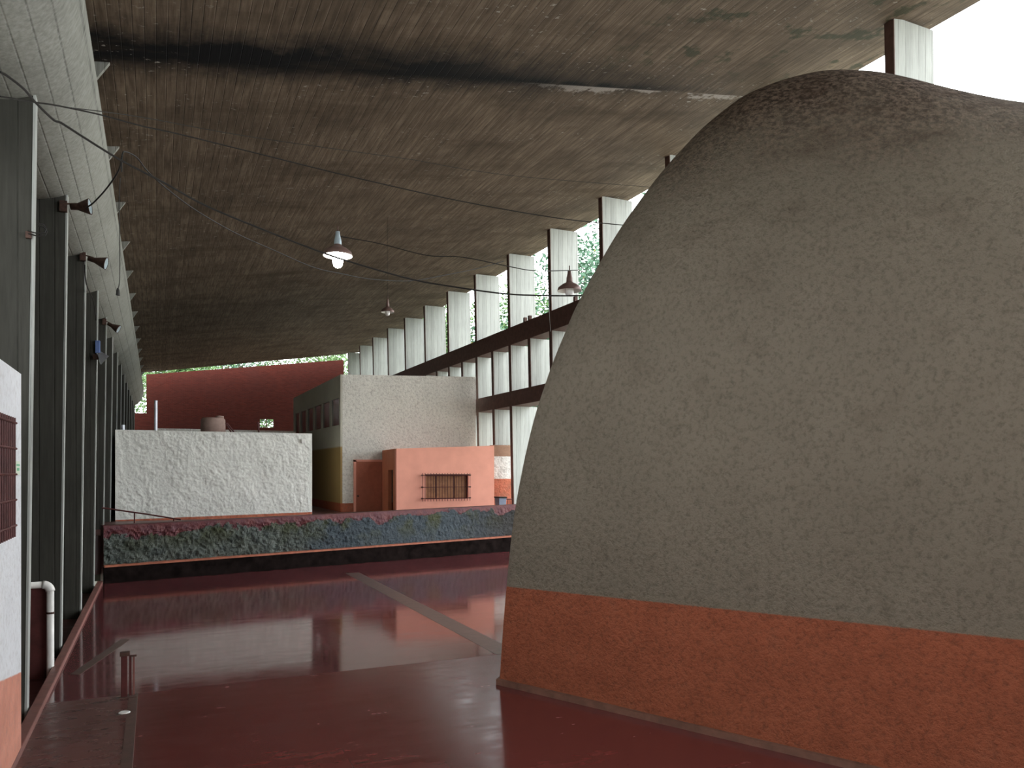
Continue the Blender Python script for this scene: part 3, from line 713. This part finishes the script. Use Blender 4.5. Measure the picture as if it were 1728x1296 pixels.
tag(G().tube([c3 + Vector((0, 0, .5)), Vector((c3.x, c3.y, roofz(c3.x) + .01))], .006, 5).go('suspension_wire', 'wire'), 'thin wire from the roof to the small far lamp', 'wire')

# floodlights on the left columns
def flood(px, py, k, ang, ln, lab, dx=0.0):
    base = Vector((-1.40, YK(k) - .01, at(px, py, Y=YK(k)).z)); t = thing('floodlight', lab, 'floodlight', base, 'rusty floodlights on the left columns')
    ax = Vector((math.cos(ang), -.18, math.sin(ang))).normalized()
    G().box(base.x - .06, base.x + .05, base.y - .06, base.y + .01, base.z - .09, base.z + .09).go('bracket', 'rust', t)
    o = base + ax * .10
    G().tube([base + Vector((0, -.03, .04)), o + ax * .1 + Vector((0, 0, .05))], .014, 6).go('arm', 'rust', t)
    h = G().lathe([(0, 0), (.05, .0), (.055, ln * .35), (.075, ln * .5), (.13, ln * .95), (.135, ln), (.125, ln)], o, ax, 18).go('housing', 'rust', t, smooth=True)
    G().lathe([(0, ln * .93), (.12, ln * .985)], o, ax, 18).go('glass', 'greycap', h)
flood(112, 350, 1, .1, .30, 'dark floodlight with pale glass on the second left column, cables attached')
flood(142, 434, 2, -.25, .36, 'rusty cone floodlight on the third left column, aimed down')
flood(173, 543, 4, -.5, .34, 'small rusty floodlight without glass on the fifth left column')
b0 = at(163, 603, Y=YK(3)); base = Vector((-1.42, YK(3) - .01, b0.z))
t = thing('floodlight', 'square pale floodlight below a blue box on the fourth left column', 'floodlight', base)
G().box(base.x - .04, base.x + .1, base.y - .12, base.y + .01, base.z - .06, base.z + .06).go('bracket', 'rust', t)
q = [at(165, 598, Y=YK(3) - .2), at(172, 594, Y=YK(3) - .3), at(184, 601, Y=YK(3) - .35), at(171, 615, Y=YK(3) - .25)]
G().quad(q, (-.03, .14, .02)).go('housing', 'galv', t)
G().box(base.x + .01, base.x + .12, base.y - .1, base.y, base.z + .1, base.z + .42).go('ballast_box', 'blue', t, bevel=.008)
hk = at(54, 397, Y=YK(0)); base = Vector((-1.40, YK(0) - .02, hk.z))
t = thing('iron_hook', 'bent iron hooks on the nearest left column', 'hook', base)
for s_ in (0, .06):
    G().tube([base + Vector((x, -.04 - s_, z + s_ * .3)) for x, z in ((-.02, 0), (.08, -.02), (.16, .0), (.18, .05), (.15, .10), (.08, .11))], .008, 6).go('rod', 'wire', t)
G().box(base.x - .05, base.x + .01, base.y - .03, base.y + .02, base.z - .05, base.z + .03).go('clamp', 'rust', t)

# ---------------------------------------------------------------- trees outside
def tree(x, y, h, cr_, nleaf, mat, lab, seed, flowers=False, z0=-1.1, ls=.16):
    R = random.Random(seed); t = thing('shade_tree', lab, 'tree', (x, y, z0)); g = G(); tips = []
    def br(p, d, L, r, lev):
        pts = [p]; q = p.copy(); dd = d.copy()
        for i in range(4):
            dd = (dd + Vector((R.uniform(-.18, .18), R.uniform(-.18, .18), R.uniform(-.05, .12)))).normalized(); q = q + dd * L / 4; pts.append(q.copy())
        g.tube(pts, [r * (1 - .12 * i) for i in range(5)], 6)
        if lev >= 2: tips.extend(pts[2:])
        if lev < 4:
            for i in range(3 if lev < 2 else 3):
                a = R.uniform(0, 6.28); nd = (dd * .75 + Vector((math.cos(a), math.sin(a), R.uniform(-.1, .5))) * .75).normalized()
                br(pts[R.choice((2, 3, 4))], nd, L * .68, r * .55, lev + 1)
    br(Vector((x, y, z0)), Vector((0, 0, 1)), h * .42, h * .022, 0)
    g.go('trunk', 'bark', t)
    def leaves(n, m, nm, s):
        lv = []; lf = []
        for i in range(n):
            c = R.choice(tips) + Vector((R.gauss(0, cr_), R.gauss(0, cr_), R.gauss(0, cr_)))
            a = Vector((R.gauss(0, 1), R.gauss(0, 1), R.gauss(0, .6))).normalized(); b = a.cross(Vector((R.gauss(0, 1), R.gauss(0, 1), R.gauss(0, 1)))).normalized()
            k = len(lv); u = s * R.uniform(.7, 1.4)
            lv += [c - a * u, c + b * u * .38, c + a * u, c - b * u * .38]; lf.append((k, k + 1, k + 2, k + 3))
        me = bpy.data.meshes.new(nm); off = Vector(t['_b']); me.from_pydata([tuple(v - off) for v in lv], [], lf); me.materials.append(M[m])
        o = bpy.data.objects.new(nm, me); COL.objects.link(o); o.parent = t; o['kind'] = 'stuff'
    leaves(nleaf, mat, 'foliage', ls)
    if flowers: leaves(250, 'flower', 'blossom', ls * 1.2)
tree(25, 40, 21, .9, 26000, 'leaf2', 'leafy tree with yellow blossom outside, behind the near upper fins', 3, True)
tree(25, 53, 21, .9, 26000, 'leaf1', 'bright green tree outside behind the middle upper fins', 5)
tree(24, 68, 20, .9, 26000, 'leaf2', 'bluish green tree outside behind the far upper fins', 8)
tree(-1, 76, 17, 1.0, 12000, 'leaf1', 'green tree beyond the left end of the brick wall', 11)
tree(8, 80, 19, 1.0, 12000, 'leaf2', 'green tree beyond the middle of the brick wall', 12)
tree(16, 78, 19, 1.0, 12000, 'leaf1', 'green tree beyond the right end of the brick wall', 13)

for o in bpy.data.objects:
    if '_b' in o: del o['_b']
